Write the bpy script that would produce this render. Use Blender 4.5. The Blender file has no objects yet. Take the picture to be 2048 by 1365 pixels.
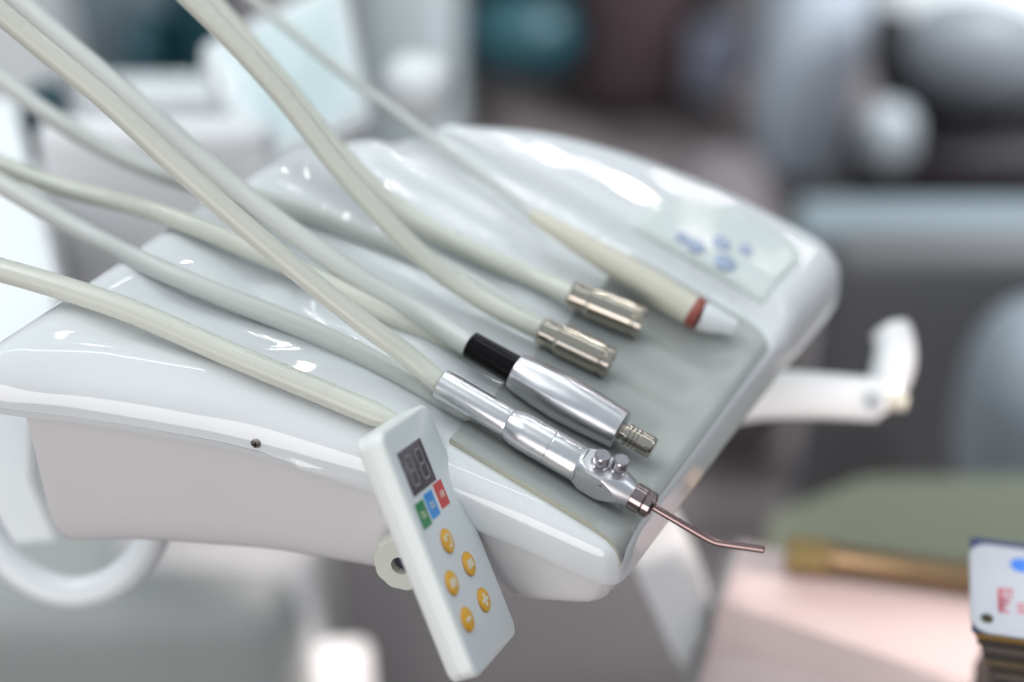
import bpy, bmesh, math, random
from mathutils import Vector, Matrix
random.seed(4)
SC = bpy.context.scene
COL = SC.collection
# ------------------------------------------------------------ camera
PITCH = math.radians(38); FPX = 3413.0; DF = 0.8
U_ = Vector((0, math.sin(PITCH), math.cos(PITCH)))
W_ = Vector((0, math.cos(PITCH), -math.sin(PITCH)))
R_ = Vector((1, 0, 0))
def ray(u, v): return R_*((u-1024)/FPX) + U_*((682.5-v)/FPX) + W_
C0 = -DF*ray(1215, 960)
cd = bpy.data.cameras.new('camera'); cam = bpy.data.objects.new('camera', cd); COL.objects.link(cam)
cam.location = C0; cam.rotation_euler = (math.pi/2-PITCH, 0, 0)
cd.lens = 60; cd.sensor_width = 36; cd.clip_start = .01; cd.clip_end = 60
cd.dof.use_dof = True; cd.dof.focus_distance = .79; cd.dof.aperture_fstop = 1.8
SC.camera = cam
# ------------------------------------------------------------ world, lamps, exposure
w = bpy.data.worlds.new('World'); SC.world = w; w.use_nodes = True
nt = w.node_tree; nt.nodes.clear()
out = nt.nodes.new('ShaderNodeOutputWorld'); bg = nt.nodes.new('ShaderNodeBackground')
tc = nt.nodes.new('ShaderNodeTexCoord'); sp = nt.nodes.new('ShaderNodeSeparateXYZ'); cr = nt.nodes.new('ShaderNodeValToRGB')
nt.links.new(tc.outputs['Generated'], sp.inputs[0])
mr = nt.nodes.new('ShaderNodeMapRange'); mr.inputs[1].default_value = -1; mr.inputs[2].default_value = 1
nt.links.new(sp.outputs[2], mr.inputs[0]); nt.links.new(mr.outputs[0], cr.inputs[0])
e = cr.color_ramp.elements
e[0].position = 0; e[0].color = (.10, .09, .09, 1)
e[1].position = 1; e[1].color = (.80, .87, .93, 1)
for p, c in ((.47, (.14, .11, .11, 1)), (.53, (.36, .32, .33, 1)), (.62, (.56, .54, .57, 1)), (.74, (.66, .76, .86, 1))):
    k = cr.color_ramp.elements.new(p); k.color = c
nt.links.new(cr.outputs[0], bg.inputs[0]); nt.links.new(bg.outputs[0], out.inputs[0]); bg.inputs[1].default_value = .66
def area(name, loc, tgt, size, power, color=(1, 1, 1), shape='DISK', sy=None):
    l = bpy.data.lights.new(name, 'AREA'); l.energy = power; l.color = color; l.shape = shape; l.size = size
    if sy: l.size_y = sy
    o = bpy.data.objects.new(name, l); COL.objects.link(o); o.location = loc
    o.rotation_euler = (Vector(tgt)-Vector(loc)).to_track_quat('-Z', 'Y').to_euler(); return o
area('ceiling_softlight', (-1.0, .1, 2.3), (0, .1, 0), 1.5, 17, (.97, .99, 1), 'RECTANGLE', .28)
area('ceiling_sidelight', (1.9, -.3, 2.0), (0, .1, 0), .7, 5, (.95, .98, 1), 'RECTANGLE', .7)
area('front_fill_lamp', (-.9, -2.3, .25), (0, 0, 0), 1.8, 29, (1, .965, .95))
area('background_fill_light', (-1.9, 2.0, 2.7), (1.0, 2.6, -.6), 1.2, 26, (.93, .98, 1), 'RECTANGLE', .5)  # added lamp, no visible source, lifts the column and far background
area('ceiling_tube', (.0, .75, 2.3), (0, .3, 0), 1.6, 3.5, (.9, 1, .97), 'RECTANGLE', .07)
def fill_spot(name, loc, tgt, power, deg, color):
    l = bpy.data.lights.new(name, 'SPOT'); l.energy = power; l.color = color; l.spot_size = math.radians(deg); l.spot_blend = .6; l.shadow_soft_size = .12
    o = bpy.data.objects.new(name, l); COL.objects.link(o); o.location = loc; o.rotation_euler = (Vector(tgt)-Vector(loc)).to_track_quat('-Z', 'Y').to_euler()
fill_spot('background_fill_spot', (1.9, -.6, 2.4), (.9, 2.1, -.6), 380, 56, (.95, .97, 1))  # added spot without a visible source, brightens the right background
def fill_spot(name, loc, tgt, power, deg, color):
    l = bpy.data.lights.new(name, 'SPOT'); l.energy = power; l.color = color; l.spot_size = math.radians(deg); l.spot_blend = .5; l.shadow_soft_size = .12
    o = bpy.data.objects.new(name, l); COL.objects.link(o); o.location = loc; o.rotation_euler = (Vector(tgt)-Vector(loc)).to_track_quat('-Z', 'Y').to_euler()
fill_spot('background_fill_spot', (1.7, .85, 1.8), (.48, 1.62, -.55), 420, 38, (.95, .97, 1))  # second added spot, aimed at the white column to brighten it
area('ceiling_tube', (.0, .75, 2.3), (0, .3, 0), 1.6, 4.0, (.9, 1, .97), 'RECTANGLE', .07)
# rows of small ceiling spots over the hall
for x, y, sz, pw, c in ((.77, 2.89, .08, 1.2, 0), (1.0, 3.07, .08, 1.7, 0), (1.24, 3.23, .06, .9, 0), (1.85, 4.09, .08, 1.1, 1), (2.17, 4.38, .08, 1.3, 1), (1.61, 2.95, .06, .8, 1),
                        (1.62, 2.42, .05, .8, 1), (.30, 1.18, .06, 1.2, 0), (.26, 1.34, .05, 1.2, 0), (.35, 2.08, .10, 6, 0), (1.40, 3.22, .10, 5.5, 0), (2.54, 4.22, .08, 1.2, 1), (1.35, 2.34, .05, .7, 1), (-.2, 1.9, .07, 1, 0), (1.75, 3.5, .05, .7, 1), (1.95, 3.1, .05, .6, 1), (2.3, 3.6, .05, .9, 1), (2.1, 2.5, .05, .6, 1), (2.9, 4.6, .07, 1.2, 1)):
    area('ceiling_spotlight', (x, y, 2.3), (.05, .1, 0), sz*.8, pw*.5, ((1, .98, .97), (1, .90, .88))[c])
SC.view_settings.view_transform = 'Standard'; SC.view_settings.look = 'None'; SC.view_settings.exposure = 0; SC.view_settings.gamma = 1
SC.view_settings.use_curve_mapping = False
SC.cycles.use_denoising = True
SC.cycles.max_bounces = 8; SC.cycles.caustics_reflective = False
SC.cycles.sample_clamp_indirect = 12
# ------------------------------------------------------------ frame of the unit: a = back from front edge, b = from near to far side
T = .25; PH = math.radians(30)
f_ = Vector((math.cos(PH), -math.sin(PH), 0)); v_ = Vector((math.sin(PH), math.cos(PH), 0))
n_ = Vector((T*f_.x, T*f_.y, 1)).normalized()
def P(u, v, h=0.0):                      # point on the plane h above the tray plane
    r = ray(u, v); return C0 + r*((h-n_.dot(C0))/n_.dot(r))
def D(u, v, d): return C0 + ray(u, v)*d  # point at depth d
def Z(u, v, z):                          # point on a level plane
    r = ray(u, v); return C0 + r*((z-C0.z)/r.z)
def AB(a, b, z): return -a*f_ + b*v_ + Vector((0, 0, z))
def loc(X): return (-X.dot(f_), X.dot(v_), X.z)
def sm(x): x = max(0, min(1, x)); return x*x*(3-2*x)
# ------------------------------------------------------------ materials
MATS = {}
def mat(name, col, rough=.4, metal=0, coat=0, noise=None, bump=None, emit=None, ior=None, sss=0, aniso=0):
    if name in MATS: return MATS[name]
    m = bpy.data.materials.new(name); m.use_nodes = True; t = m.node_tree; b = t.nodes['Principled BSDF']
    b.inputs['Base Color'].default_value = (*col, 1); b.inputs['Roughness'].default_value = rough
    b.inputs['Metallic'].default_value = metal; b.inputs['Coat Weight'].default_value = coat; b.inputs['Coat Roughness'].default_value = .04
    if ior: b.inputs['IOR'].default_value = ior
    if sss:
        b.inputs['Subsurface Weight'].default_value = sss; b.inputs['Subsurface Scale'].default_value = .003
    if emit: b.inputs['Emission Color'].default_value = (*emit[0], 1); b.inputs['Emission Strength'].default_value = emit[1]
    co = t.nodes.new('ShaderNodeTexCoord')
    if noise:
        sc, amt = noise
        n = t.nodes.new('ShaderNodeTexNoise'); n.inputs['Scale'].default_value = sc; n.inputs['Detail'].default_value = 5
        t.links.new(co.outputs['Object'], n.inputs['Vector'])
        mx = t.nodes.new('ShaderNodeMix'); mx.data_type = 'RGBA'
        mx.inputs[6].default_value = (*[c*(1-amt) for c in col], 1); mx.inputs[7].default_value = (*[min(1, c*(1+amt)) for c in col], 1)
        t.links.new(n.outputs['Fac'], mx.inputs[0]); t.links.new(mx.outputs[2], b.inputs['Base Color'])
        rr = t.nodes.new('ShaderNodeMapRange'); rr.inputs[3].default_value = rough*.8; rr.inputs[4].default_value = min(1, rough*1.25)
        t.links.new(n.outputs['Fac'], rr.inputs[0]); t.links.new(rr.outputs[0], b.inputs['Roughness'])
    if bump:
        sc, st = bump
        n = t.nodes.new('ShaderNodeTexNoise'); n.inputs['Scale'].default_value = sc; n.inputs['Detail'].default_value = 3
        t.links.new(co.outputs['Object'], n.inputs['Vector'])
        bp = t.nodes.new('ShaderNodeBump'); bp.inputs['Strength'].default_value = st; bp.inputs['Distance'].default_value = .001
        t.links.new(n.outputs['Fac'], bp.inputs['Height']); t.links.new(bp.outputs[0], b.inputs['Normal'])
    MATS[name] = m; return m
M_cover = mat('white_gloss_plastic', (.74, .76, .77), .035, ior=1.65, noise=(6, .012))
M_house = mat('white_satin_plastic', (.70, .69, .69), .28, noise=(8, .02), bump=(900, .04))
M_mat = mat('grey_silicone', (.38, .40, .38), .42, noise=(14, .04), bump=(700, .06))
M_rim = mat('olive_rubber_edge', (.42, .42, .33), .4, noise=(30, .05))
M_hose = mat('ivory_silicone_hose', (.60, .61, .54), .27, noise=(20, .04), bump=(500, .05))
M_hose2 = mat('grey_silicone_hose', (.56, .58, .55), .34, noise=(20, .04), bump=(500, .05))
M_alu = mat('satin_aluminium', (.68, .68, .69), .28, 1, noise=(60, .04))
M_alu2 = mat('brushed_aluminium', (.62, .62, .64), .31, 1, noise=(80, .05))
M_chrome = mat('polished_chrome', (.50, .46, .48), .10, 1, noise=(90, .05))
M_dkchrome = mat('worn_dark_steel', (.33, .27, .27), .08, 1, noise=(120, .1))
M_nickel = mat('warm_nickel', (.47, .43, .37), .10, 1, noise=(70, .06))
M_black = mat('glossy_black_plastic', (.002, .001, .002), .14, coat=0, noise=(20, .1)); M_black.node_tree.nodes['Principled BSDF'].inputs['Specular IOR Level'].default_value = .2
M_cream = mat('cream_plastic', (.62, .60, .50), .35, noise=(15, .03))
M_red = mat('red_rubber_ring', (.27, .06, .045), .4, noise=(40, .08))
M_white = mat('white_plastic', (.76, .79, .80), .3, noise=(10, .02))
M_remote = mat('white_remote_case', (.76, .78, .755), .34, noise=(10, .015), bump=(1200, .03))
M_face = mat('remote_face_film', (.72, .765, .78), .22, noise=(12, .015))
M_lcd = mat('display_window', (.085, .07, .085), .2, noise=(90, .1))
M_seg = mat('display_segments', (.26, .25, .27), .4, noise=(90, .05))
M_keyred = mat('red_key', (.62, .03, .03), .3, noise=(90, .05))
M_keyblue = mat('blue_key', (.02, .27, .72), .3, noise=(90, .05))
M_keygreen = mat('green_key', (.005, .23, .07), .3, noise=(90, .05))
M_yellow = mat('yellow_key', (.80, .42, .015), .3, noise=(60, .08))
M_edge = mat('orange_key_outline', (.50, .27, .10), .4, noise=(60, .1))
M_print = mat('pale_print', (.78, .74, .60), .4, noise=(90, .05))
M_keypad = mat('pale_green_keypad', (.66, .71, .685), .04, noise=(20, .03))
M_blue = mat('pale_blue_key', (.36, .43, .58), .25, noise=(50, .1))
# ------------------------------------------------------------ object helpers
ORG = {}
def thing(name, label, cat, org=(0, 0, 0), group=None):
    o = bpy.data.objects.new(name, None); COL.objects.link(o); o.location = org
    o.empty_display_size = .02
    o['label'] = label; o['category'] = cat
    if group: o['group'] = group
    ORG[o.name] = Vector(org); return o
def tag(o, label, cat, group=None):
    o['label'] = label; o['category'] = cat
    if group: o['group'] = group
    return o
def obj(name, bm, m, parent=None, org=None, angle=35, label=None, mats=None):
    """bm is in world coordinates; the object is placed at org (or its parent's origin)"""
    base = ORG[parent.name] if parent else (Vector(org) if org is not None else Vector((0, 0, 0)))
    bmesh.ops.translate(bm, verts=bm.verts, vec=-base)
    bmesh.ops.recalc_face_normals(bm, faces=bm.faces)
    me = bpy.data.meshes.new(name); bm.to_mesh(me); bm.free()
    for x in (mats or [m]): me.materials.append(x)
    for p in me.polygons: p.use_smooth = True
    me.set_sharp_from_angle(angle=math.radians(angle))
    o = bpy.data.objects.new(name, me); COL.objects.link(o)
    if parent: o.parent = parent
    else: o.location = base
    ORG[o.name] = base
    if label: o['label'] = label
    return o
def struct(o): o['kind'] = 'structure'; return o
def loft(rings, cap0=True, cap1=True, closed=True, bm=None):
    bm = bm or bmesh.new(); vs = [[bm.verts.new(p) for p in r] for r in rings]; n = len(vs[0])
    for i in range(len(vs)-1):
        for j in range(n if closed else n-1):
            k = (j+1) % n
            try: bm.faces.new((vs[i][j], vs[i][k], vs[i+1][k], vs[i+1][j]))
            except ValueError: pass
    if closed:
        if cap0: bm.faces.new(vs[0][::-1])
        if cap1: bm.faces.new(vs[-1])
    return bm
def frame(d):
    d = d.normalized(); u = Vector((0, 0, 1)).cross(d)
    if u.length < 1e-4: u = Vector((1, 0, 0))
    u.normalize(); return u, d.cross(u).normalized()
def lathe(A, B, prof, seg=48, bm=None, x=None):
    """prof = [(fraction along A->B, radius)]"""
    d = B-A; u, w2 = frame(d)
    rings = []
    for t, r in prof:
        c = A + d*t
        rings.append([c + (u*math.cos(2*math.pi*k/seg) + w2*math.sin(2*math.pi*k/seg))*r for k in range(seg)])
    return loft(rings, bm=bm)
def spline(pts, n=10):
    out = []; N = len(pts)
    for i in range(N-1):
        p0 = pts[max(i-1, 0)]; p1 = pts[i]; p2 = pts[i+1]; p3 = pts[min(i+2, N-1)]
        for k in range(n):
            t = k/n
            out.append(.5*((2*p1) + (p2-p0)*t + (2*p0-5*p1+4*p2-p3)*t*t + (3*p1-p0-3*p2+p3)*t**3))
    out.append(pts[-1]); return out
def tube(pts, r, seg=24, bm=None, n=10, smooth=True, caps=True):
    ps = spline(pts, n) if smooth else pts
    if smooth and len(ps) > 40:
        for _ in range(40): ps = [ps[0], ps[1]] + [ps[i]*.5+(ps[i-1]+ps[i+1])*.25 for i in range(2, len(ps)-2)] + ps[-2:]
    rings = []; u = None
    for i, p in enumerate(ps):
        d = (ps[min(i+1, len(ps)-1)] - ps[max(i-1, 0)]).normalized()
        if u is None: u, _ = frame(d)
        u = (u - d*u.dot(d)).normalized(); w2 = d.cross(u)
        rr = r(i/(len(ps)-1)) if callable(r) else r
        rings.append([p + (u*math.cos(2*math.pi*k/seg) + w2*math.sin(2*math.pi*k/seg))*rr for k in range(seg)])
    return loft(rings, bm=bm, cap0=caps, cap1=caps)
def rbox(c, X, Y, Zv, sx, sy, sz, r=.003, bm=None, seg=3):
    """rounded box centred at c with unit axes X, Y, Zv"""
    b2 = bmesh.new(); bmesh.ops.create_cube(b2, size=1)
    for v in b2.verts: v.co = Vector((v.co.x*sx, v.co.y*sy, v.co.z*sz))
    if r > 0: bmesh.ops.bevel(b2, geom=b2.edges[:], offset=min(r, .49*min(sx, sy, sz)), segments=seg, profile=.5, affect='EDGES')
    Mx = Matrix(((X.x, Y.x, Zv.x, c.x), (X.y, Y.y, Zv.y, c.y), (X.z, Y.z, Zv.z, c.z), (0, 0, 0, 1)))
    bmesh.ops.transform(b2, matrix=Mx, verts=b2.verts)
    if bm is None: return b2
    me = bpy.data.meshes.new('t'); b2.to_mesh(me); b2.free(); bm.from_mesh(me); bpy.data.meshes.remove(me); return bm
def ellipsoid(c, rx, ry, rz, bm=None, power=1.0, rot=None):
    b2 = bmesh.new(); bmesh.ops.create_uvsphere(b2, u_segments=40, v_segments=24, radius=1)
    for v in b2.verts:
        q = Vector([math.copysign(abs(x)**power, x) for x in v.co])
        q = Vector((q.x*rx, q.y*ry, q.z*rz))
        if rot: q = rot @ q
        v.co = q + c
    if bm is None: return b2
    me = bpy.data.meshes.new('t'); b2.to_mesh(me); b2.free(); bm.from_mesh(me); bpy.data.meshes.remove(me); return bm
XA, YA, ZA = Vector((1, 0, 0)), Vector((0, 1, 0)), Vector((0, 0, 1))
def smoothpoly(pts, n=8, closed=True):
    N = len(pts); out = []
    for i in range(N):
        p0, p1, p2, p3 = [Vector(pts[(i+k) % N]) for k in (-1, 0, 1, 2)]
        for k in range(n):
            t = k/n
            out.append(.5*((2*p1) + (p2-p0)*t + (2*p0-5*p1+4*p2-p3)*t*t + (3*p1-p0-3*p2+p3)*t**3))
    return out
# ------------------------------------------------------------ floor of the hall
FLOOR = -.85
bm = bmesh.new()
vs = [bm.verts.new(p) for p in ((-6, -3, FLOOR), (8, -3, FLOOR), (8, 12, FLOOR), (-6, 12, FLOOR))]; bm.faces.new(vs)
struct(obj('floor', bm, mat('grey_hall_floor', (.15, .13, .13), .35, noise=(2.5, .2))))
# ------------------------------------------------------------ dental delivery unit
unit = thing('dental_delivery_unit', 'glossy white dental instrument console with sloping front tray and thick curved near side', 'dental unit', (0, 0, -.05))
OUT = [(-.024, -.024), (-.021, -.033), (-.011, -.0375), (.026, -.044), (.062, -.053), (.101, -.065), (.147, -.080), (.182, -.097), (.215, -.115), (.243, -.133),
       (.258, -.138), (.266, -.125), (.264, -.08), (.261, -.03), (.259, .03), (.248, .085), (.236, .112), (.216, .140), (.194, .163), (.170, .186),
       (.144, .206), (.110, .223), (.077, .234), (.040, .242), (.002, .245), (-.018, .242), (-.028, .230), (-.030, .205), (-.027, .15), (-.0255, .10), (-.0250, .05), (-.0245, 0)]
OUTS = [Vector((p[0], p[1])) for p in smoothpoly([Vector((a, b, 0)) for a, b in OUT], 8)]
def dist(a, b):
    best = 9; q = Vector((a, b)); N = len(OUTS)
    for i in range(N):
        p = OUTS[i]; s = OUTS[(i+1) % N]-p; t = max(0, min(1, (q-p).dot(s)/max(1e-12, s.dot(s))))
        d = (q-p-s*t).length
        if d < best: best = d
    return best
LANE0, PITCHL = -.002, .037
def lanes(a, b):
    wd = sm((b+.026)/.012)*sm((.150-b)/.012)*sm((.245-a)/.05)*sm((a+.022)/.022)
    return -.0058*wd*(.5+.5*math.cos(2*math.pi*(b-LANE0)/PITCHL))
def base(a, b):
    z = T*a - .002*sm((a-.11)/.15) + .010*sm((b-.154)/.010)
    z += .0008*math.sin(2*math.pi*(a*.5+b*.866)/.026)*sm((a-.13)/.05)*sm((.07-b)/.05)*sm((.245-a)/.03)*sm((b+.75*a-.03)/.03)
    if b > .16: z -= .0075*((b-.16)/.085)**2
    z -= .002*((a-.1)/.13)**2*sm((b-.1)/.08)
    z += lanes(a, b)*1
    return z
def rnd(a, b, d):
    R = .011 + .010*sm((a-.03)/.12)*sm((.12-b)/.08) + .004*sm((b-.15)/.03)
    R -= .0065*sm((-.006-a)/.012)*sm((b+.03)/.02)*sm((.16-b)/.02)
    if d >= R: return 0
    x = R-d; return R - math.sqrt(max(0, R*R-x*x))
def top(a, b, d=None):
    d = dist(a, b) if d is None else d
    return base(a, b) - rnd(a, b, d)
def inside(a, b):
    ins = False; N = len(OUTS); j = N-1
    for k in range(N):
        pk, pj = OUTS[k], OUTS[j]
        if (pk.y > b) != (pj.y > b) and a < (pj.x-pk.x)*(b-pk.y)/(pj.y-pk.y)+pk.x: ins = not ins
        j = k
    return ins
CEN = Vector((.110, .045))
def seamz(p): return T*p.x - .002*sm((p.x-.11)/.15) - .0243
rings = []
rings.append([AB(*(p + (CEN-p)*.5), seamz(p)+.004) for p in OUTS])
rings.append([AB(*(p + (CEN-p)*.12), seamz(p)+.0035) for p in OUTS])
rings.append([AB(*(p + (CEN-p).normalized()*.0018), seamz(p)+.0006) for p in OUTS])
rings.append([AB(p.x, p.y, seamz(p)) for p in OUTS])
rings.append([AB(*(p - (CEN-p).normalized()*.0008), seamz(p)+.004) for p in OUTS])
K = 46
for k in range(K):
    s = 1-(k/(K-1))**1.7*.985
    ring = []
    for p in OUTS:
        q = CEN+(p-CEN)*s; ring.append(AB(q.x, q.y, top(q.x, q.y, 0 if k == 0 else None)))
    rings.append(ring)
upper = obj('upper_cover', loft(rings), M_cover, unit, angle=60)
# lower housing
def low(p, t):                           # t 0 at the seam .. 1 at the bottom
    q = p + (CEN-p).normalized()*.0022
    a, b = q.x, q.y
    fr = sm((.05-a)/.07)
    a = a + (.008+.014*sm((b+.01)/.04))*t**1.5*fr
    if a > .236: a = .236
    if a > .228: b = max(b, -.1275)
    far = sm((b-.1)/.1); b -= .012*t*far
    return a, b
ZB = -.060
rings = []
for t, ins in ((0, 0), (.1, 0), (.3, 0), (.5, 0), (.7, 0), (.8, .0005), (.88, .002), (.94, .0045), (.98, .008), (1, .013)):
    ring = []
    for p in OUTS:
        a, b = low(p, t); q = Vector((a, b)); q += (CEN-q).normalized()*ins
        zs = seamz(Vector((a, b)))+.0055
        zb = ZB + .010*sm((.02-p.x)/.05) + .008*sm((p.x-.12)/.12)
        ring.append(AB(q.x, q.y, zs+(zb-zs)*t))
    rings.append(ring)
obj('lower_housing', loft(rings), M_house, unit, angle=50)
# screw in the seam area
def side_point(u, v, lift=0.0):
    """where the pixel ray meets the near wall of the unit (the outline extruded)"""
    r = ray(u, v); best = None
    for i in range(600):
        s = .55+i*.0008; X = C0+r*s; a, b, z = loc(X)
        if not (-.03 < a < .27): continue
        # inside outline?
        ins = False; N = len(OUTS); j = N-1
        for k in range(N):
            pk, pj = OUTS[k], OUTS[j]
            if (pk.y > b) != (pj.y > b) and a < (pj.x-pk.x)*(b-pk.y)/(pj.y-pk.y)+pk.x: ins = not ins
            j = k
        if ins and z < top(a, b): best = X; break
    return best
def wall_normal(X):
    a, b, z = loc(X); k = min(range(len(OUTS)), key=lambda i: (OUTS[i]-Vector((a, b))).length)
    t = OUTS[(k+2) % len(OUTS)]-OUTS[k-2]; t3 = (-t.x*f_ + t.y*v_).normalized()
    n = t3.cross(ZA)
    if n.dot(C0-X) < 0: n = -n
    return n, t3
X = side_point(512, 887); nrm, tg = wall_normal(X)
scr = lathe(X-nrm*.001, X+nrm*.0012, [(0, .0024), (.8, .0024), (1, .0018)], 24)
sc_o = obj('screw', scr, M_nickel, unit)
bm = bmesh.new()
for ax in (tg, ZA):
    ay = nrm.cross(ax)
    rbox(X+nrm*.00125, ax, ay, nrm, .0028, .0006, .0003, 0, bm)
obj('cross_slot', bm, M_black, sc_o)
# keypad on the raised far end
KP = [loc(P(u, v, .011))[:2] for u, v in ((1318, 392), (1490, 402), (1612, 496), (1508, 612), (1230, 492))]
kc = [(KP[0]), (KP[1]), (KP[2]), (KP[3]), (KP[4])]
cx = sum(p[0] for p in kc)/5; cy = sum(p[1] for p in kc)/5
rim = smoothpoly([Vector((p[0]+(q[0]-p[0])*t, p[1]+(q[1]-p[1])*t, 0)) for p, q in zip(kc, kc[1:]+kc[:1]) for t in (.12, .5, .88)], 5)
rings = []
for s, dz in ((1, -.001), (1, .0010), (.985, .0014)) + tuple((.985*(1-i/12), .0014) for i in range(1, 12)):
    ring = []
    for p in rim:
        a = cx+(p.x-cx)*s; b = cy+(p.y-cy)*s
        a = max(-.016, a); b = max(.160, b)
        ring.append(AB(a, b, top(a, b)+dz))
    rings.append(ring)
kp = obj('control_panel', loft(rings), M_keypad, unit, angle=60)
for u, v, r in ((1372, 508, .0052), (1442, 478, .0052), (1448, 528, .005), (1420, 552, .006), (1492, 490, .004), (1365, 470, .004)):
    a, b, _ = loc(P(u, v, .013)); b = max(b, .168); c = AB(a, b, top(a, b)+.0008)
    obj('key', lathe(c, c+n_*.002, [(0, r), (.7, r), (1, r*.85)], 32), M_blue, kp)
# handle at the far front side
bm = tube([D(1450, 800, 1.02), D(1530, 790, 1.02), D(1640, 792, 1.02), D(1755, 800, 1.02)], lambda t: .0155-.0025*t, 32)
hd = obj('handle', bm, M_white, unit)
bm = tube([D(1738, 812, 1.02), D(1768, 785, 1.025), D(1785, 740, 1.03), D(1793, 690, 1.035), D(1778, 655, 1.04)], lambda t: .0085+.0045*math.sin(min(1, t*1.3)*2.2)-(.004 if t > .97 else 0), 32)
obj('grip', bm, M_cover, hd)
c = D(1778, 798, 1.0)
obj('button', lathe(c, c+Vector((.010, -.004, 0)), [(0, .0055), (.8, .0055), (1, .004)], 24), M_cream, hd)
# knob behind the remote
X = side_point(824, 1097); nrm, tg = wall_normal(X); nrm = (nrm + Vector((-.35, -.9, .45))).normalized()
u2, w2 = frame(nrm); N = 120
ctr = X + nrm*.007
rings = []
for t, rr in ((-.006, .9), (0, .97), (.004, 1), (.008, .97), (.0095, .9), (.0095, .32), (.004, .30)):
    rings.append([ctr + nrm*t + (u2*math.cos(2*math.pi*k/N)+w2*math.sin(2*math.pi*k/N))*rr*.0138*(1+.05*abs(math.cos(10*math.pi*k/N))) for k in range(N)])
kn = obj('knob', loft(rings), M_hose, unit)
obj('knob_hole', lathe(ctr+nrm*.0035, ctr+nrm*.0052, [(0, .0042), (1, .0042)]), mat('hole_shade_plum', (.03, .02, .045), .3), kn)  # dark disc, shade of the knob's hole put into its colour
# support arm under the tray and curved tube below the housing
A, B = D(1290, 1010, 1.02), D(1395, 1360, 1.10)
bm = loft([[D(*p) for p in q] for q in (
    [(1215, 1040, 1.0), (1330, 1000, 1.0), (1345, 1000, 1.05), (1225, 1040, 1.05)],
    [(1262, 1130, 1.03), (1372, 1085, 1.03), (1388, 1085, 1.09), (1275, 1130, 1.09)],
    [(1310, 1235, 1.06), (1402, 1175, 1.06), (1418, 1175, 1.12), (1325, 1235, 1.12)],
    [(1355, 1330, 1.09), (1418, 1270, 1.09), (1430, 1270, 1.14), (1365, 1330, 1.14)],
    [(1378, 1350, 1.10), (1415, 1315, 1.10), (1424, 1315, 1.13), (1385, 1350, 1.13)])])
bmesh.ops.bevel(bm, geom=bm.edges[:], offset=.006, segments=3, profile=.5, affect='EDGES')
obj('support_arm', bm, M_white, unit)
# silicone mat lying on the tray
A1, B0, B1 = .067, -.031, .1465
rings = []; NA, NB = 40, 130
def matpt(i, j):
    s = i/NA; t = j/NB
    a = A1 + (-.0236-A1)*s; b = B0+(B1-B0)*t
    # rounded corners at front near and front far
    if a < -.006 and j > NB*.5: b = min(b, B1-.022+math.sqrt(max(0, .022**2-(.022*min(1, (-.006-a)/.0202))**2))) if b > B1-.022 else b
    # back edge is skewed, far side further forward
    a2 = a - (.0 if s > .5 else (1-2*s)*.004*t)
    d = max(0, min(a2+.0240, .05)); z = base(a2, b)
    R = .0045; z -= 0 if d > R else R-math.sqrt(max(0, R*R-(R-d)**2))
    if b < .0 and a2 < .0:
        z -= .011*sm((-.006-a2)/.014)*sm((-.010-b)/.020)
        if inside(a2, b): z = max(z, top(a2, b)-.0004)
    return a2, b, z+.0034
grid = [[AB(*matpt(i, j)) for j in range(NB+1)] for i in range(NA+1)]
bm = bmesh.new()
V = [[bm.verts.new(p) for p in r] for r in grid]
for i in range(NA):
    for j in range(NB): bm.faces.new((V[i][j], V[i][j+1], V[i+1][j+1], V[i+1][j]))
edge = [V[0][j] for j in range(NB+1)]+[V[i][NB] for i in range(1, NA+1)]+[V[NA][j] for j in range(NB-1, -1, -1)]+[V[i][0] for i in range(NA-1, 0, -1)]
lowv = [bm.verts.new(v.co-n_*.0032) for v in edge]
for i in range(len(edge)):
    k = (i+1) % len(edge); fc = bm.faces.new((edge[i], edge[k], lowv[k], lowv[i])); fc.material_index = 1
m_o = obj('silicone_mat', bm, None, None, AB(.02, .05, 0), 50, mats=[M_mat, M_rim])
tag(m_o, 'grey green grooved silicone mat lying on the front tray under the instruments', 'mat')
# ------------------------------------------------------------ three-way syringe (front instrument)
HG = 'instruments lying on the grey mat'
SA, SN, SB, SE = P(880, 767, .0135), P(1018, 846, .0135), P(1157, 929, .0135), P(1268, 992, .0135)
ax = (SE-SA).normalized(); SLEN = (SE-SA).length
def on(X): return SA+ax*(X-SA).dot(ax)
SN, SB = on(SN), on(SB)
syr = thing('air_water_syringe', 'satin silver air and water syringe with two chrome buttons, nearest on the mat', 'dental syringe', SA, HG)
L = (SB-SA).length; r0, rn, r1 = .0074, .0071, .0087
fn = (SN-SA).length/L
prof = [(0, r0*.86), (.012, r0), (.2, r0), (fn-.05, r0*.98), (fn-.012, r0*.955), (fn, r0*.945), (fn+.004, r0*.93), (fn+.010, r0*.99), (fn+.07, r1*.97), (fn+.12, r1), (.80, r1), (.803, r1*.985), (.808, r1*.985), (.811, r1), (.99, r1*.99), (1, r1*.97)]
obj('handle', lathe(SA, SB, prof, 64), M_alu, syr, angle=25)
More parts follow.
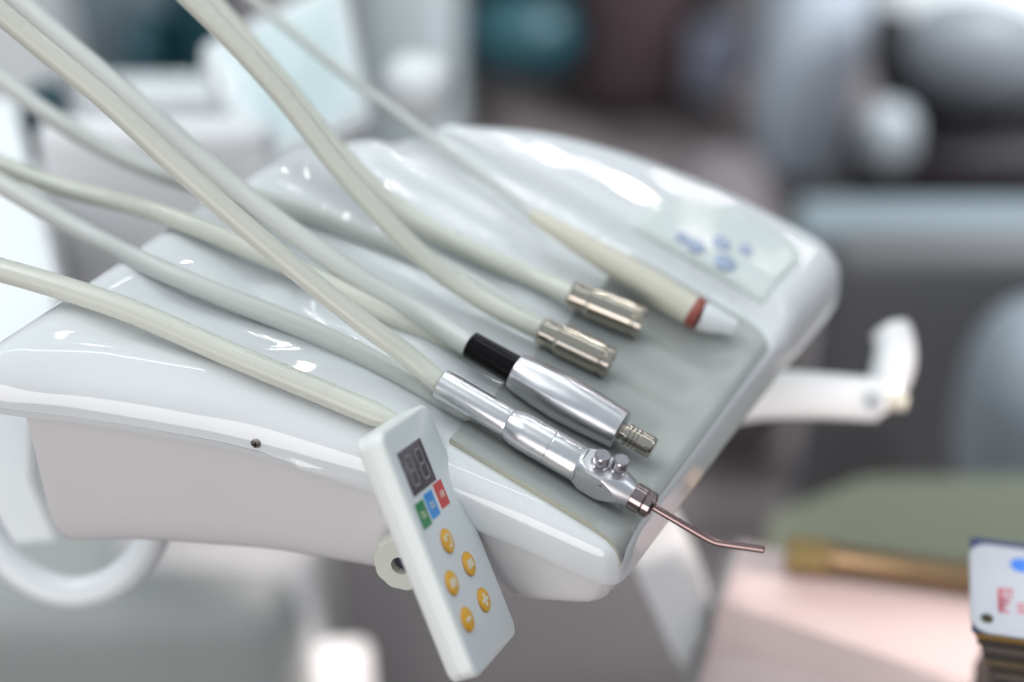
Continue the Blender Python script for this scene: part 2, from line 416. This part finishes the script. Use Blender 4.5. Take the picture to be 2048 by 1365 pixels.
# head with flats
up = (ZA*1.0 + Vector((-.08, .0, 0))); m1 = (up-ax*up.dot(ax)).normalized(); m2 = ax.cross(m1)
if m2.dot(C0-SB) < 0: m2 = -m2
Lh = (SE-SB).length
prof = []
for i in range(60):
    t = i/59; r = r1*(1.0+.20*sm(t/.22)) if t < .5 else r1*1.20+(.0060-r1*1.20)*((t-.5)/.5)**1.1
    if t < .03: r = r1*.98
    prof.append((t, r))
bm = lathe(SB, SE-ax*.0005, prof, 160)
tq = r1*.80
for v in bm.verts:
    q = v.co-SB; s = q.dot(ax)/Lh
    for m, lim in ((m1, r1*.90), (m2, r1*.92), (-m1, r1*1.0), (-m2, r1*.92)):
        d = q.dot(m)
        if d > lim and .06 < s < .985: v.co -= m*(d-lim); q = v.co-SB
head = obj('head', bm, M_alu2, syr, angle=18)
c = SB+ax*Lh*.50+m2*(r1*.92)+m1*.0036
obj('pin', lathe(c-m2*.0002, c+m2*.0003, [(0, .0008), (1, .0007)], 20), M_dkchrome, head)
for s, off in ((.32, .0006), (.60, -.0026)):
    c = SB+ax*Lh*s+m1*(r1*.90)
    hgt = .0068
    c = c + m2*off
    bt = obj('button', lathe(c, c+m1*hgt, [(0, .0045), (.16, .0045), (.17, .0038), (.92, .0038), (1, .0034)], 40), M_chrome, syr, angle=25)
    bm = bmesh.new()
    for i in range(-3, 4):
        for j in range(-3, 4):
            if i*i+j*j < 11: rbox(c+m1*(hgt+.00005)+ax*i*.00085+m2*j*.00085, ax, m2, m1, .0004, .0004, .0003, 0, bm)
    obj('knurling', bm, M_alu, bt)
c1 = SE-ax*.0008; nl = .0115
noz = obj('collar', lathe(c1, c1+ax*nl, [(0, .0062), (.03, .0067), (.52, .0067), (.56, .0061), (.6, .0066), (.88, .0064), (.92, .0056), (1, .0035)], 48), M_dkchrome, syr, angle=20)
t0 = c1+ax*nl
b1_ = P(1428, 1085, .0125); b2_ = P(1528, 1099, .020)
tp = [t0-ax*.003, t0, t0+(b1_-t0)*.5, b1_+(t0-b1_).normalized()*.0045, b1_+(b2_-b1_).normalized()*.0002+Vector((0,0,.0004)), b1_+(b2_-b1_).normalized()*.0045, b2_]
tip = obj('nozzle', tube(tp, .0018, 24), mat('coppery_steel', (.27, .185, .18), .05, 1, noise=(120, .1)), syr)
obj('tip_opening', lathe(b2_-(b2_-b1_).normalized()*.0002, b2_+(b2_-b1_).normalized()*.0003, [(0, .0010), (1, .0010)], 16), M_black, tip)
# ------------------------------------------------------------ micro motor
MA, MJ, ME_, MT = P(938, 689, .0125), P(1029, 742, .0125), P(1243, 862, .0125), P(1308, 897, .0125)
mx = (ME_-MA).normalized()
MJ = MA+mx*(MJ-MA).dot(mx); MT = MA+mx*(MT-MA).dot(mx)
mot = thing('micro_motor', 'silver dental micromotor with black rear sleeve and ringed steel spigot, second from front', 'dental motor', MA, HG)
obj('sleeve', lathe(MA, MJ+mx*.001, [(0, .0058), (.03, .0069), (.5, .0071), (1, .0074)], 48), M_black, mot, angle=25)
bm = lathe(MJ, ME_, [(0, .0078), (.01, .0090), (.08, .0098), (.25, .0110), (.45, .0115), (.7, .0110), (.95, .0099), (.99, .0097), (1, .0088)], 96)
ql = (ME_-MJ).length; mm1 = (ZA-mx*mx.z).normalized(); mm2 = mx.cross(mm1)
for v in bm.verts:
    q = v.co-MJ; s = q.dot(mx)/ql
    if .03 < s < .30:
        for k in range(6):
            m = mm1*math.cos(k*math.pi/3+.5)+mm2*math.sin(k*math.pi/3+.5); d = q.dot(m)
            lim = .0096
            if d > lim: v.co -= m*(d-lim)*.9; q = v.co-MJ
bsub = bm
obj('body', bm, M_alu2, mot, angle=25)
gp = [(0, .0046), (.10, .0046), (.11, .0038), (.2, .0038), (.22, .0054)]
for k in range(3):
    s = .30+k*.12; gp += [(s, .0054), (s+.01, .0038), (s+.045, .0038), (s+.055, .0054)]
gp += [(.93, .0054), (.98, .0050), (1, .0040)]
obj('spigot', lathe(ME_-mx*.001, MT, gp, 48), M_nickel, mot, angle=20)
# ------------------------------------------------------------ two tubing couplings
def coupling(label, A, B, r, org):
    x = (B-A).normalized()
    t = thing('tubing_coupling', label, 'coupling', A, HG)
    c = obj('connector', lathe(A, B, [(0, r*.78), (.02, r*.86), (.25, r*.88), (.28, r), (.86, r*1.02), (.88, r*.93), (.91, r*.93), (.92, r*1.03), (.99, r*1.0), (1, r*.86), (1, r*.6), (.95, r*.58)], 56), M_nickel, t, angle=25)
    obj('socket', lathe(B-x*.004, B-x*.0018, [(0, r*.55), (1, r*.55)], 32), M_black, c)
    return t
cp1 = coupling('short polished nickel coupling between the black sleeved motor and the other coupling', P(1080, 660, .010), P(1222, 728, .010), .0080, None)
cp2 = coupling('short polished nickel coupling lying next to the cream pen', P(1140, 588, .011), P(1285, 648, .011), .0083, None)
# ------------------------------------------------------------ cream handpiece by the keypad
PA, PB, PC = P(1062, 428, .018), P(1385, 622, .012), P(1472, 656, .010)
pen = thing('scaler_handpiece', 'cream pen shaped handpiece with red ring and white cone tip beside the keypad', 'dental handpiece', PA, HG)
obj('body', lathe(PA, PB, [(0, .0030), (.02, .0040), (.2, .0052), (.5, .0072), (.8, .0082), (1, .0080)], 48), M_cream, pen)
pd = (PB-PA).normalized()
obj('ring', lathe(PB-pd*.0005, PB+pd*.0045, [(0, .0080), (.1, .0083), (.9, .0083), (1, .0078)], 48), M_red, pen)
obj('tip', lathe(PB+pd*.0043, PC, [(0, .0076), (.3, .0072), (.8, .0050), (.95, .0044), (1, .003)], 48), M_white, pen)
# ------------------------------------------------------------ hoses
def hosepts(spec):
    out_ = []
    for u, v, d in spec: out_.append(D(u, v, d) if d > .3 else P(u, v, d))
    return out_
def depth(X): return (X-C0).dot(W_)
RH = .0052
dsy = depth(SA)
def sdepth(u, v):
    """depth at which the pixel ray meets the top of the console"""
    r = ray(u, v); i = 0
    while i < 240:
        t = .70+i*.0018; a, b, z = loc(C0+r*t)
        if -.03 < a < .262 and -.14 < b < .246 and z < base(a, b) and ((Vector((a, b))-CEN).length < .10 or inside(a, b)): return t
        i += 1
    return 9
def hp(pts, d0, d1, r, clear=1.25):
    out_ = []; n = len(pts)
    for i, (u, v) in enumerate(pts):
        d = d0+(d1-d0)*(i/(n-1)); sd = sdepth(u, v)
        out_.append(D(u, v, min(d, sd-r*clear/.66)))
    return out_
obj('hose', tube([SA+ax*.004, SA-ax*.002]+hp([(820, 714), (766, 676), (675, 606), (583, 532), (510, 470), (422, 393), (330, 312), (220, 205), (110, 117), (18, 40), (-60, -25)], dsy+.002, .765, RH), RH, 28), M_hose, syr)
obj('hose', tube([MA+mx*.004, MA-mx*.002]+hp([(880, 652), (803, 607), (711, 552), (638, 501), (546, 437), (473, 377), (366, 286), (256, 190), (146, 99), (40, 5), (-40, -65)], .835, .88, RH), RH+.0004, 28), M_hose2, mot)
x1 = (P(1222, 728, .010)-P(1080, 660, .010)).normalized(); a1 = P(1080, 660, .010)
obj('hose', tube([a1+x1*.003, a1-x1*.002]+hp([(1030, 637), (949, 592), (876, 541), (821, 493), (766, 435), (722, 385), (672, 330), (618, 258), (549, 172), (458, 73), (385, 3), (320, -60)], .855, .83, RH, 3.2), RH, 28), M_hose, cp1)
x2 = (P(1285, 648, .011)-P(1140, 588, .011)).normalized(); a2 = P(1140, 588, .011)
obj('hose', tube([a2+x2*.003, a2-x2*.002]+hp([(1080, 562), (1000, 528), (913, 487), (839, 447), (785, 409), (735, 365), (690, 320), (640, 262), (560, 160), (470, 55), (380, -50)], .89, .90, RH), RH, 28), M_hose, cp2)
obj('cable', tube([PA+pd*.003, PA-pd*.003]+hp([(1000, 377), (930, 327), (850, 267), (770, 208), (696, 155), (604, 80), (513, 5), (450, -48)], .93, .99, .003, 3.2), .0029, 20), M_hose2, pen)
def loose(label, pts, d0, d1, r, m):
    pts = hp(pts, d0, d1, r)
    o = obj('instrument_hose', tube(pts, lambda t: r*(1-.4*sm((t-.86)/.14)), 28), m, None, pts[0]); tag(o, label, 'hose', 'loose hoses crossing the white console'); return o
loose('grey hose crossing behind the syringe hose and dipping under the hose of the nearer coupling',
      [(-60, 110), (18, 172), (110, 240), (220, 305), (330, 352), (450, 384), (565, 408), (656, 440), (730, 472), (803, 503), (850, 520), (894, 540), (986, 592), (1050, 632), (1095, 662), (1140, 690)], .95, .87, RH, M_hose2)
loose('greenish hose running from the left border under the crossing of the syringe and motor hoses',
      [(-60, 305), (18, 336), (110, 374), (220, 399), (330, 429), (437, 472), (546, 520), (638, 556), (711, 596), (790, 632), (860, 662), (920, 690), (970, 718), (1020, 748)], .90, .85, RH*.98, M_hose)
loose('dull grey hose passing under the rear end of the silver syringe',
      [(-60, 335), (11, 372), (110, 434), (201, 484), (282, 523), (403, 575), (510, 618), (601, 653), (693, 694), (803, 750), (862, 784), (915, 812), (965, 838), (1010, 862)], .88, .815, RH*1.02, M_hose2)
loose('thick ivory hose along the near edge, running behind the top of the white remote',
      [(-60, 525), (20, 545), (161, 587), (282, 629), (403, 685), (524, 736), (645, 785), (748, 829), (800, 848)], .81, .785, .0058, M_hose)
# ------------------------------------------------------------ handset hanging on the near side
AR = D(757, 868, .735)                                   # top left corner of the face
lx = (R_*190 - U_*487 + W_*45); lx.normalize()
wx = (R_*85 + U_*62 + W_*250); wx = (wx-lx*wx.dot(lx)).normalized()
nx = lx.cross(wx)                                        # face normal
if nx.dot(C0-AR) < 0: nx = -nx
RL, RW, RT = .1165, .057, .0135
rem = thing('handset_remote', 'white handset with two digit display and five yellow keys hanging at the near side', 'remote control', AR, None)
cc = AR+lx*RL/2+wx*RW/2-nx*RT/2
b2 = bmesh.new()
def rrect(hl, hw, r, n=8):
    pts = []
    for sx, sy, a0 in ((1, 1, 0), (-1, 1, 90), (-1, -1, 180), (1, -1, 270)):
        for k in range(n+1):
            a = math.radians(a0+90*k/n); pts.append((sx*(hl-r)+r*math.cos(a), sy*(hw-r)+r*math.sin(a)))
    return pts
rings = []
for t, ins in ((0, .0022), (.0006, .0008), (.0016, .0), (.0058, 0), (.0060, .0004), (.0064, .0004), (.0066, 0), (RT-.0012, 0), (RT-.0004, .0004), (RT, .0012)):
    rings.append([cc-nx*RT/2+nx*t+lx*x+wx*y for x, y in rrect(RL/2-ins, RW/2-ins, .006-ins*.5)])
body = obj('case', loft(rings), M_remote, rem, angle=40)
def fp(s, t, h=0): return AR+lx*s*RL+wx*t*RW+nx*h        # face coordinates 0..1
rings = [[fp(.5, .5)+nx*t+lx*x+wx*y for x, y in rrect(RL/2-.0016-i, RW/2-.0016-i, .0045)] for t, i in ((.00005, 0), (.0003, .0), (.00035, .0002))]
obj('face_film', loft(rings), M_face, rem, angle=40)
def pix2face(u, v):
    r = ray(u, v); s = (AR-C0).dot(nx)/r.dot(nx); X = C0+r*s-AR; return X.dot(lx)/RL, X.dot(wx)/RW
H1 = .00045
def patch(name, cs, ct, ds, dt, m, par, h=H1, th=.0003, rr=0.0, ang=0):
    X_ = lx*math.cos(ang)+wx*math.sin(ang); Y_ = -lx*math.sin(ang)+wx*math.cos(ang)
    return obj(name, rbox(fp(cs, ct, h), X_, Y_, nx, ds, dt, th, 0), m, par)
s, t = pix2face(832, 935)
lcd = patch('display', s, t, .0205, .0270, M_lcd, rem)
bm = bmesh.new()
for dg in (-1, 1):
    o_ = dg*.0059
    for (a, b, la, lb) in ((-.0068, 0, .0010, .0056), (0, 0, .0010, .0056), (.0068, 0, .0010, .0056), (-.0034, -.0033, .0058, .0010), (-.0034, .0033, .0058, .0010), (.0034, -.0033, .0058, .0010), (.0034, .0033, .0058, .0010)):
        rbox(fp(s, t, H1+.0002)+lx*a+wx*(o_+b), lx, wx, nx, la, lb, .0003, 0, bm)
obj('digits', bm, M_seg, lcd)
for (u, v), m, nm in (((845, 1030), M_keygreen, 'green_key'), ((862, 1010), M_keyblue, 'blue_key'), ((881, 989), M_keyred, 'red_key')):
    s, t = pix2face(u, v); kk = patch('colour_key', s, t, .0118, .0095, m, rem)
    bm = bmesh.new()
    if m is M_keyred: gl = [(-.0012, -.0014, .0005, .0004), (0, -.0014, .0028, .0005), (.0000, .0004, .0028, .0005), (-.0013, .0013, .0005, .0018), (0, .0013, .0005, .0018), (.0013, .0013, .0005, .0018), (0, .0022, .0028, .0005)]
    else: gl = [(-.0012, -.0008, .0005, .002), (0, -.0016, .0026, .0005), (.0012, -.0008, .0005, .002), (0, .0012, .0026, .0005), (.0012, .0018, .0005, .0014)]
    for a, b, la, lb in gl: rbox(fp(s, t, H1+.0002)+lx*a+wx*b, lx, wx, nx, la, lb, .0003, 0, bm)
    obj('symbol', bm, M_print, kk)
icons = ['arrow', 'list', 'list', 'plus', 'minus']
for (u, v), ic in zip(((892, 1083), (935, 1129), (901, 1167), (965, 1201), (932, 1240)), icons):
    s, t = pix2face(u, v); c = fp(s, t, .0003)
    k = obj('round_key', lathe(c, c+nx*.0007, [(0, .0058), (.6, .0058), (1, .0056)], 40), M_edge, rem)
    obj('key_top', lathe(c+nx*.0006, c+nx*.0011, [(0, .0054), (.7, .0054), (1, .0050)], 40), M_yellow, k)
    bm = bmesh.new(); ct = c+nx*.00115
    if ic == 'plus':
        rbox(ct, lx, wx, nx, .0062, .0017, .0003, 0, bm); rbox(ct, lx, wx, nx, .0017, .0062, .00032, 0, bm)
    elif ic == 'minus': rbox(ct, lx, wx, nx, .0016, .0050, .0003, 0, bm)
    elif ic == 'list':
        for i in (-1, 0, 1): rbox(ct+lx*i*.0014, lx, wx, nx, .0009, .0062, .0003, 0, bm)
        for i in (-1, 0, 1): rbox(ct+wx*i*.0022, lx, wx, nx, .0036, .0008, .00032, 0, bm)
    else:
        ps = [ct+lx*.0028*math.cos(a)+wx*.0028*math.sin(a) for a in [math.radians(180-x*15) for x in range(-4, 14)]]
        for p, q in zip(ps, ps[1:]):
            d = (q-p).normalized(); rbox((p+q)/2, d, nx.cross(d), nx, (q-p).length*1.15, .0010, .0003, 0, bm)
        rbox(ps[0], (lx+wx).normalized(), (lx-wx).normalized(), nx, .0020, .0020, .00034, 0, bm)
    obj('symbol', bm, M_print, k)
# ------------------------------------------------------------ surroundings (all out of focus)
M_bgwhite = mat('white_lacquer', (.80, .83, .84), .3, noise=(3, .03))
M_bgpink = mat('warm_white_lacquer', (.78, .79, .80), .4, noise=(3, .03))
M_bggrey = mat('mid_grey_laminate', (.16, .16, .17), .5, noise=(3, .06))
M_bgdark = mat('dark_grey_leatherette', (.085, .085, .09), .5, noise=(3, .1))
M_teal = mat('dark_teal_vinyl', (.006, .050, .066), .4, noise=(3, .1))
M_blackv = mat('black_vinyl', (.010, .008, .010), .4, noise=(3, .1))
M_blackv.node_tree.nodes['Principled BSDF'].inputs['Specular IOR Level'].default_value = .15
M_brown = mat('dark_brown_vinyl', (.045, .028, .030), .5, noise=(3, .1))
def bx(name, u0, v0, u1, v1, d, thick, m, label=None, cat=None, r=.01, parent=None, slant=0.0, group=None, tofloor=False):
    """upright box whose front face covers the pixel rectangle at depth d (front face stands vertical)"""
    c = D((u0+u1)/2, (v0+v1)/2, d)
    wdt = (u1-u0)/FPX*d
    k1 = (682.5-v0)/FPX; k0 = (682.5-v1)/FPX
    yf = c.y
    def zat(v):
        r_ = ray(1024, v); s = (yf-C0.y)/r_.y; return C0.z+r_.z*s
    z1, z0 = zat(v0), zat(v1)
    if tofloor: z0 = FLOOR
    X = Vector((math.cos(slant), math.sin(slant), 0)); Y = Vector((-math.sin(slant), math.cos(slant), 0))
    cc_ = Vector((c.x, yf, (z0+z1)/2))+Y*thick/2
    o = obj(name, rbox(cc_, X, Y, ZA, wdt, thick, z1-z0, r), m, parent, None if parent else cc_)
    if label: tag(o, label, cat, group)
    return o
# --- curved tube below the housing, left
pts = [D(-70, 960, .90), D(-25, 1075, .90), D(50, 1160, .90), D(150, 1192, .90), D(235, 1165, .90), D(290, 1110, .90), D(315, 1050, .90), D(320, 1000, .90)]
o = obj('curved_pipe', tube(pts, .0088, 32), M_white, None, pts[3]); tag(o, 'bent white pipe looping below the near side of the console', 'pipe')
o = obj('support_post', loft([[D(*p) for p in q] for q in ([(-120, 780, .98), (62, 780, .98), (80, 780, 1.05), (-120, 780, 1.05)], [(-120, 960, .98), (60, 960, .98), (75, 960, 1.05), (-120, 960, 1.05)], [(-60, 1095, .98), (110, 1080, .98), (120, 1080, 1.05), (-60, 1095, 1.05)])]), M_white, None, D(0, 950, 1.0))
tag(o, 'pale support post behind the bent pipe at the left border', 'post')
# --- white viewing panel behind the unit
vp = thing('film_viewer', 'white slanted panel with pale square window standing behind the hoses', 'viewer', D(600, 330, 1.2))
q0, q1, q2, q3 = D(398, 85, 1.24), D(690, -60, 1.30), D(748, 235, 1.24), D(505, 345, 1.18)
nn = (q1-q0).cross(q3-q0).normalized()
if nn.dot(C0-q0) < 0: nn = -nn
bm = loft([[q-nn*.03 for q in (q0, q1, q2, q3)], [q for q in (q0, q1, q2, q3)]]); bmesh.ops.bevel(bm, geom=bm.edges[:], offset=.008, segments=3, profile=.5, affect='EDGES')
obj('frame', bm, M_bgwhite, vp)
cq = (q0+q1+q2+q3)/4; qq = [cq+(q-cq)*.80 for q in (q0, q1, q2, q3)]
obj('window', loft([[q+nn*.0005 for q in qq], [q+nn*.002 for q in qq]]), mat('pale_window', (.62, .74, .74), .2, noise=(4, .03)), vp)
bx('storage_box', 742, 150, 885, 262, 1.30, .05, M_bgwhite, 'low white box next to the slanted panel behind the console', 'box', .02, slant=-.3)
bx('wide_cabinet', 700, -160, 905, 180, 2.2, .4, mat('pale_grey_lacquer', (.40, .45, .46), .4, noise=(3, .04)), 'pale grey cabinet behind the slanted white panel', 'cabinet', .03, tofloor=True)
# --- back wall pieces, left
bx('side_cabinet', 95, 262, 560, 640, 1.22, .03, M_bgpink, 'warm white cabinet directly behind the hoses left of the console', 'cabinet', .03, tofloor=True)
bx('paper_roll_box', 150, 190, 470, 300, 1.5, .05, M_bgwhite, 'white box behind the warm white cabinet', 'box', .02)
bx('white_partition', -200, -150, 105, 230, 1.6, .1, M_bgwhite, 'white partition at the upper left border', 'partition', .02, tofloor=True)
bx('grey_partition', 100, -150, 345, 160, 2.0, .1, mat('blue_grey_panel', (.24, .30, .33), .5, noise=(3, .08)), 'blue grey partition between the white partition and the teal chair', 'partition', .02, tofloor=True)
bx('teal_recliner', 322, -60, 440, 165, 1.8, .12, M_teal, 'dark teal backrest seen behind the coupling hose at the top', 'chair', .05, tofloor=True)
bx('teal_stool', 232, 95, 312, 165, 1.75, .1, M_teal, 'small dark teal cushion left of the teal backrest', 'stool', .03, tofloor=True)
o = obj('white_post', loft([[D(*p) for p in q] for q in ([(-120, 200, 1.25), (28, 200, 1.25), (28, 200, 1.30), (-120, 200, 1.3)], [(-120, 560, 1.15), (115, 560, 1.15), (120, 560, 1.22), (-120, 560, 1.22)], [(-120, 800, 1.1), (90, 800, 1.1), (90, 800, 1.16), (-120, 800, 1.16)])]), M_bgwhite, None, D(0, 500, 1.2))
tag(o, 'leaning white post at the left border behind the hoses', 'post')
bx('teal_strip', 38, 220, 120, 345, 1.3, .05, M_teal, 'dark teal strip showing between the leaning post and the warm white cabinet', 'strip', .01)
# --- top centre: dark chairs
bx('teal_chair', 925, 35, 1160, 185, 2.5, .12, M_teal, 'dark teal seat behind the far edge of the console', 'chair', .06)
bx('black_chair', 890, -150, 1330, 330, 2.75, .2, M_blackv, 'black upright chair back behind the teal seat', 'chair', .06, tofloor=True)
bx('brown_chair', 1130, -150, 1400, 420, 2.6, .2, M_brown, 'dark brown upholstered back right of the black chair', 'chair', .08, tofloor=True)
bx('grey_chair', 1360, -150, 1545, 330, 2.7, .25, mat('taupe_grey_fabric', (.13, .125, .13), .7, noise=(3, .12)), 'taupe grey chair back next to the white column', 'chair', .08, tofloor=True)
bx('notice_plate', 1375, 60, 1490, 200, 2.62, .03, mat('lavender_grey_card', (.28, .29, .36), .5, noise=(3, .05)), 'lavender grey plate leaning on the taupe chair back', 'plate', .02)
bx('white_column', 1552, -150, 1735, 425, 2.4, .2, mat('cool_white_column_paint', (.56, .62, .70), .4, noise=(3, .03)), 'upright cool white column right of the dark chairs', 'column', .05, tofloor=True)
# --- patient chair head at the top right
hc = thing('treatment_chair', 'white shelled treatment chair with oval grey headrest at the top right corner', 'dental chair', D(1950, 200, 2.2))
ro = Matrix.Rotation(.25, 3, 'Y')
obj('shell', ellipsoid(D(1965, 60, 2.25), .155, .10, .15, power=1), M_bgwhite, hc)
obj('headrest', ellipsoid(D(1960, 110, 2.12), .105, .06, .075, rot=ro), mat('grey_headrest_pad', (.15, .165, .18), .5, noise=(3, .06)), hc)
obj('rim', tube([D(1960+190*math.cos(a), 90+190*math.sin(a), 2.18) for a in [math.radians(x) for x in range(200, -21, -15)]], .022, 20), M_blackv, hc)
obj('cushion', ellipsoid(D(1990, 330, 2.25), .20, .10, .08, power=.7), M_blackv, hc)
obj('hinge', ellipsoid(D(1775, 275, 2.1), .035, .03, .045, power=.8), mat('pale_grey_hinge', (.30, .33, .35), .4), hc)
# --- grey cabinet at right
gc = thing('grey_counter', 'low dark grey cabinet with lighter top edge behind the white grip', 'cabinet', D(1850, 700, 1.8))
o = bx('carcass', 1625, 505, 2350, 1010, 1.8, .06, M_bgdark, parent=gc, r=.03, tofloor=True)
bx('top_board', 1600, 462, 2380, 505, 1.79, .07, mat('blue_grey_edge', (.14, .175, .19), .5, noise=(3, .05)), parent=gc, r=.012)
o = obj('round_bin', ellipsoid(D(2080, 830, 1.6), .075, .075, .12, power=.75), mat('pale_blue_grey_plastic', (.27, .31, .34), .4, noise=(3, .04)), None, D(2080, 830, 1.6))
tag(o, 'pale rounded bin at the right border above the green table', 'bin')
o = bx('brown_pouffe', 1370, 640, 1600, 960, 2.0, .4, mat('brown_grey_fabric', (.11, .095, .10), .7, noise=(3, .1)), 'brown grey padded block below the far handle', 'stool', .05, tofloor=True)
# --- green table and paper tray, lower right
zt = -.42
g = [Z(1540, 1030, zt), Z(1730, 955, zt), Z(2300, 950, zt), Z(2300, 1500, zt), Z(1500, 1500, zt)]
o = obj('green_table', loft([[p-ZA*.03 for p in g], g]), mat('sage_green_laminate', (.165, .18, .125), .5, noise=(4, .08)), None, g[0]); tag(o, 'sage green table top behind the pink paper', 'table')
zp = -.26
g = [(1478, 1078), (1960, 1190), (2160, 1230), (2160, 1600), (1330, 1600), (1395, 1330)]
g = [Z(u, v, zp) for u, v in g]
bm = bmesh.new(); NX, NY = 40, 40
c00, c10, c11, c01 = g[0], g[2], g[3], g[4]
V = []
for i in range(NX+1):
    row = []
    for j in range(NY+1):
        s, t = i/NX, j/NY
        p = c00.lerp(c10, s).lerp(c01.lerp(c11, s), t)
        p = p+ZA*(.016*math.exp(-((t-.34-.30*s)/.05)**2) - .003*sm((.04-min(s, t))/.04))
        row.append(bm.verts.new(p))
    V.append(row)
for i in range(NX):
    for j in range(NY): bm.faces.new((V[i][j], V[i+1][j], V[i+1][j+1], V[i][j+1]))
low_ = [[bm.verts.new(x.co-ZA*.004) for x in row] for row in V]
for i in range(NX):
    for j in range(NY): bm.faces.new((low_[i][j], low_[i][j+1], low_[i+1][j+1], low_[i+1][j]))
for i in range(NX):
    for j in (0, NY): bm.faces.new((V[i][j], V[i+1][j], low_[i+1][j], low_[i][j]))
    for k in (0, NX): bm.faces.new((V[k][i], V[k][i+1], low_[k][i+1], low_[k][i]))
o = obj('pink_paper_sheet', bm, mat('pale_pink_paper', (.70, .56, .54), .3, noise=(8, .04)), None, g[0]); tag(o, 'brightly lit pale pink creased sheet on the tray at lower right', 'paper')
g2 = [Z(u, v, zp-.02) for u, v in ((1455, 1100), (2200, 1260), (2200, 1640), (1280, 1640))]
o = obj('instrument_tray', loft([[p-ZA*.03 for p in g2], g2]), mat('grey_tray_enamel', (.32, .31, .31), .35, noise=(6, .05)), None, g2[0]); tag(o, 'grey tray under the pink sheet with its left rim showing', 'tray')
br = thing('brass_tube', 'golden brass tube lying across the back of the pink sheet', 'tube', D(1580, 1090, .0+1.18))
pa, pb = Z(1580, 1108, zp+.018), Z(2060, 1175, zp+.018)
obj('barrel', lathe(pa, pb, [(0, .008), (.01, .0115), (.2, .0118), (.21, .0108), (1, .0108)], 40), mat('aged_brass', (.20, .145, .085), .38, 1, noise=(30, .15)), br)
obj('cap', lathe(pa-(pb-pa)*.02, pa+(pb-pa)*.16, [(0, .008), (.05, .0122), (.9, .0122), (1, .0118)], 40), mat('golden_brass', (.27, .20, .09), .45, 1, noise=(30, .1)), br)
# --- stack of sample cards, right border
st = thing('card_stack', 'stack of brown sample plates under a white printed card at the right border', 'card stack', D(2040, 1300, .86))
bm0 = None
e0 = D(1945, 1262, .86); zc = e0.z
zbot = zp-.004
nlay = max(8, int((zc-.004-zbot)/.0046)); hh = (zc-.004-zbot)/nlay
cols = [(.10, .075, .035), (.035, .025, .02), (.09, .075, .065), (.03, .024, .02)]
cxm = e0.x+.038
QX, QY = Vector((math.cos(.2), -math.sin(.2), 0)), Vector((math.sin(.2), math.cos(.2), 0))
qc = Vector((e0.x, e0.y, 0))+QX*.036+QY*.036
for i in range(nlay):
    zz = zc-.004-hh*(i+.5)
    m = mat('plate_brown_%d' % (i % 4), cols[i % 4], .4, noise=(40, .1))
    obj('plate', rbox(qc+QX*(random.uniform(-.001, .001)+.45*min(.04, zc-zz))+ZA*zz, QX, QY, ZA, .072, .066, hh*.86, .001), mat('plate_gold', (.30, .17, .03), .4) if i == 0 else m, st)
obj('blue_plate', rbox(qc+ZA*(zc-.0024), QX, QY, ZA, .072, .068, .0030, .001), mat('navy_plate', (.01, .025, .10), .4), st)
ku = QY; kn_ = ZA
ch_ = (Z(1945, 1086, zc)-Z(1945, 1262, zc)).length
ccn = Vector((e0.x, e0.y, zc))+QX*.037+QY*ch_/2
rings = [[ccn+kn_*t+QX*x+ku*y for x, y in rrect(.076/2-i, ch_/2-i, .010)] for t, i in ((-.0008, 0), (.0004, 0), (.0006, .0003))]
card = obj('white_card', loft(rings), mat('white_card_stock', (.40, .425, .47), .4, noise=(20, .02)), st)
def cpix(u, v): return Z(u, v, zc+.0007)
cpx = cpix(1974, 1237); obj('hole', lathe(cpx-kn_*.0004, cpx+kn_*.0001, [(0, .0034), (1, .0032)], 24), mat('hole_shadow_olive', (.03, .025, .01), .8), card)
bm = ellipsoid(cpix(2043, 1131), .0060, .0052, .0004); obj('blue_mark', bm, mat('blue_ink', (.03, .15, .55), .4), card)
bm = bmesh.new()
for (u0, v0, u1, v1) in ((1998, 1178, 2026, 1183), (1998, 1178, 2003, 1225), (2010, 1186, 2014, 1210), (2020, 1178, 2024, 1200), (1998, 1196, 2018, 1200), (1998, 1205, 2020, 1209), (1998, 1213, 2014, 1217), (1998, 1222, 2020, 1226),
                         (2034, 1208, 2060, 1212), (2034, 1216, 2060, 1220), (2034, 1224, 2060, 1228)):
    a, b = cpix(u0, v0), cpix(u1, v1); rbox((a+b)/2, QX, QY, kn_, abs(b.x-a.x), abs(b.y-a.y), .0003, 0, bm)
obj('red_print', bm, mat('red_ink', (.45, .12, .15), .5), card)
# --- white box at the bottom, emission added for the strong light falling on it
o = bx('bright_box', 640, 1325, 740, 1480, 1.5, .03, mat('bright_box_glow', (.85, .80, .78), .3, emit=((1, .92, .9), 1.0)), 'small brightly lit white box low down left of the remote bottom, glow added', 'light box', .01, tofloor=True)
o = bx('grey_pedestal', -200, 1215, 600, 1500, 1.45, .3, mat('grey_base_plastic', (.36, .38, .37), .5, noise=(3, .08)), 'large grey chair base below the bent pipe at lower left', 'chair base', .05, tofloor=True)
sl = bpy.data.lights.new('paper_spotlight', 'SPOT'); sl.energy = 62; sl.color = (1, .86, .82); sl.spot_size = math.radians(21); sl.spot_blend = .6; sl.shadow_soft_size = .04
so = bpy.data.objects.new('paper_spotlight', sl); COL.objects.link(so); so.location = (.92, -.32, .32)
so.rotation_euler = (Z(1690, 1200, zp)-so.location).to_track_quat('-Z', 'Y').to_euler()
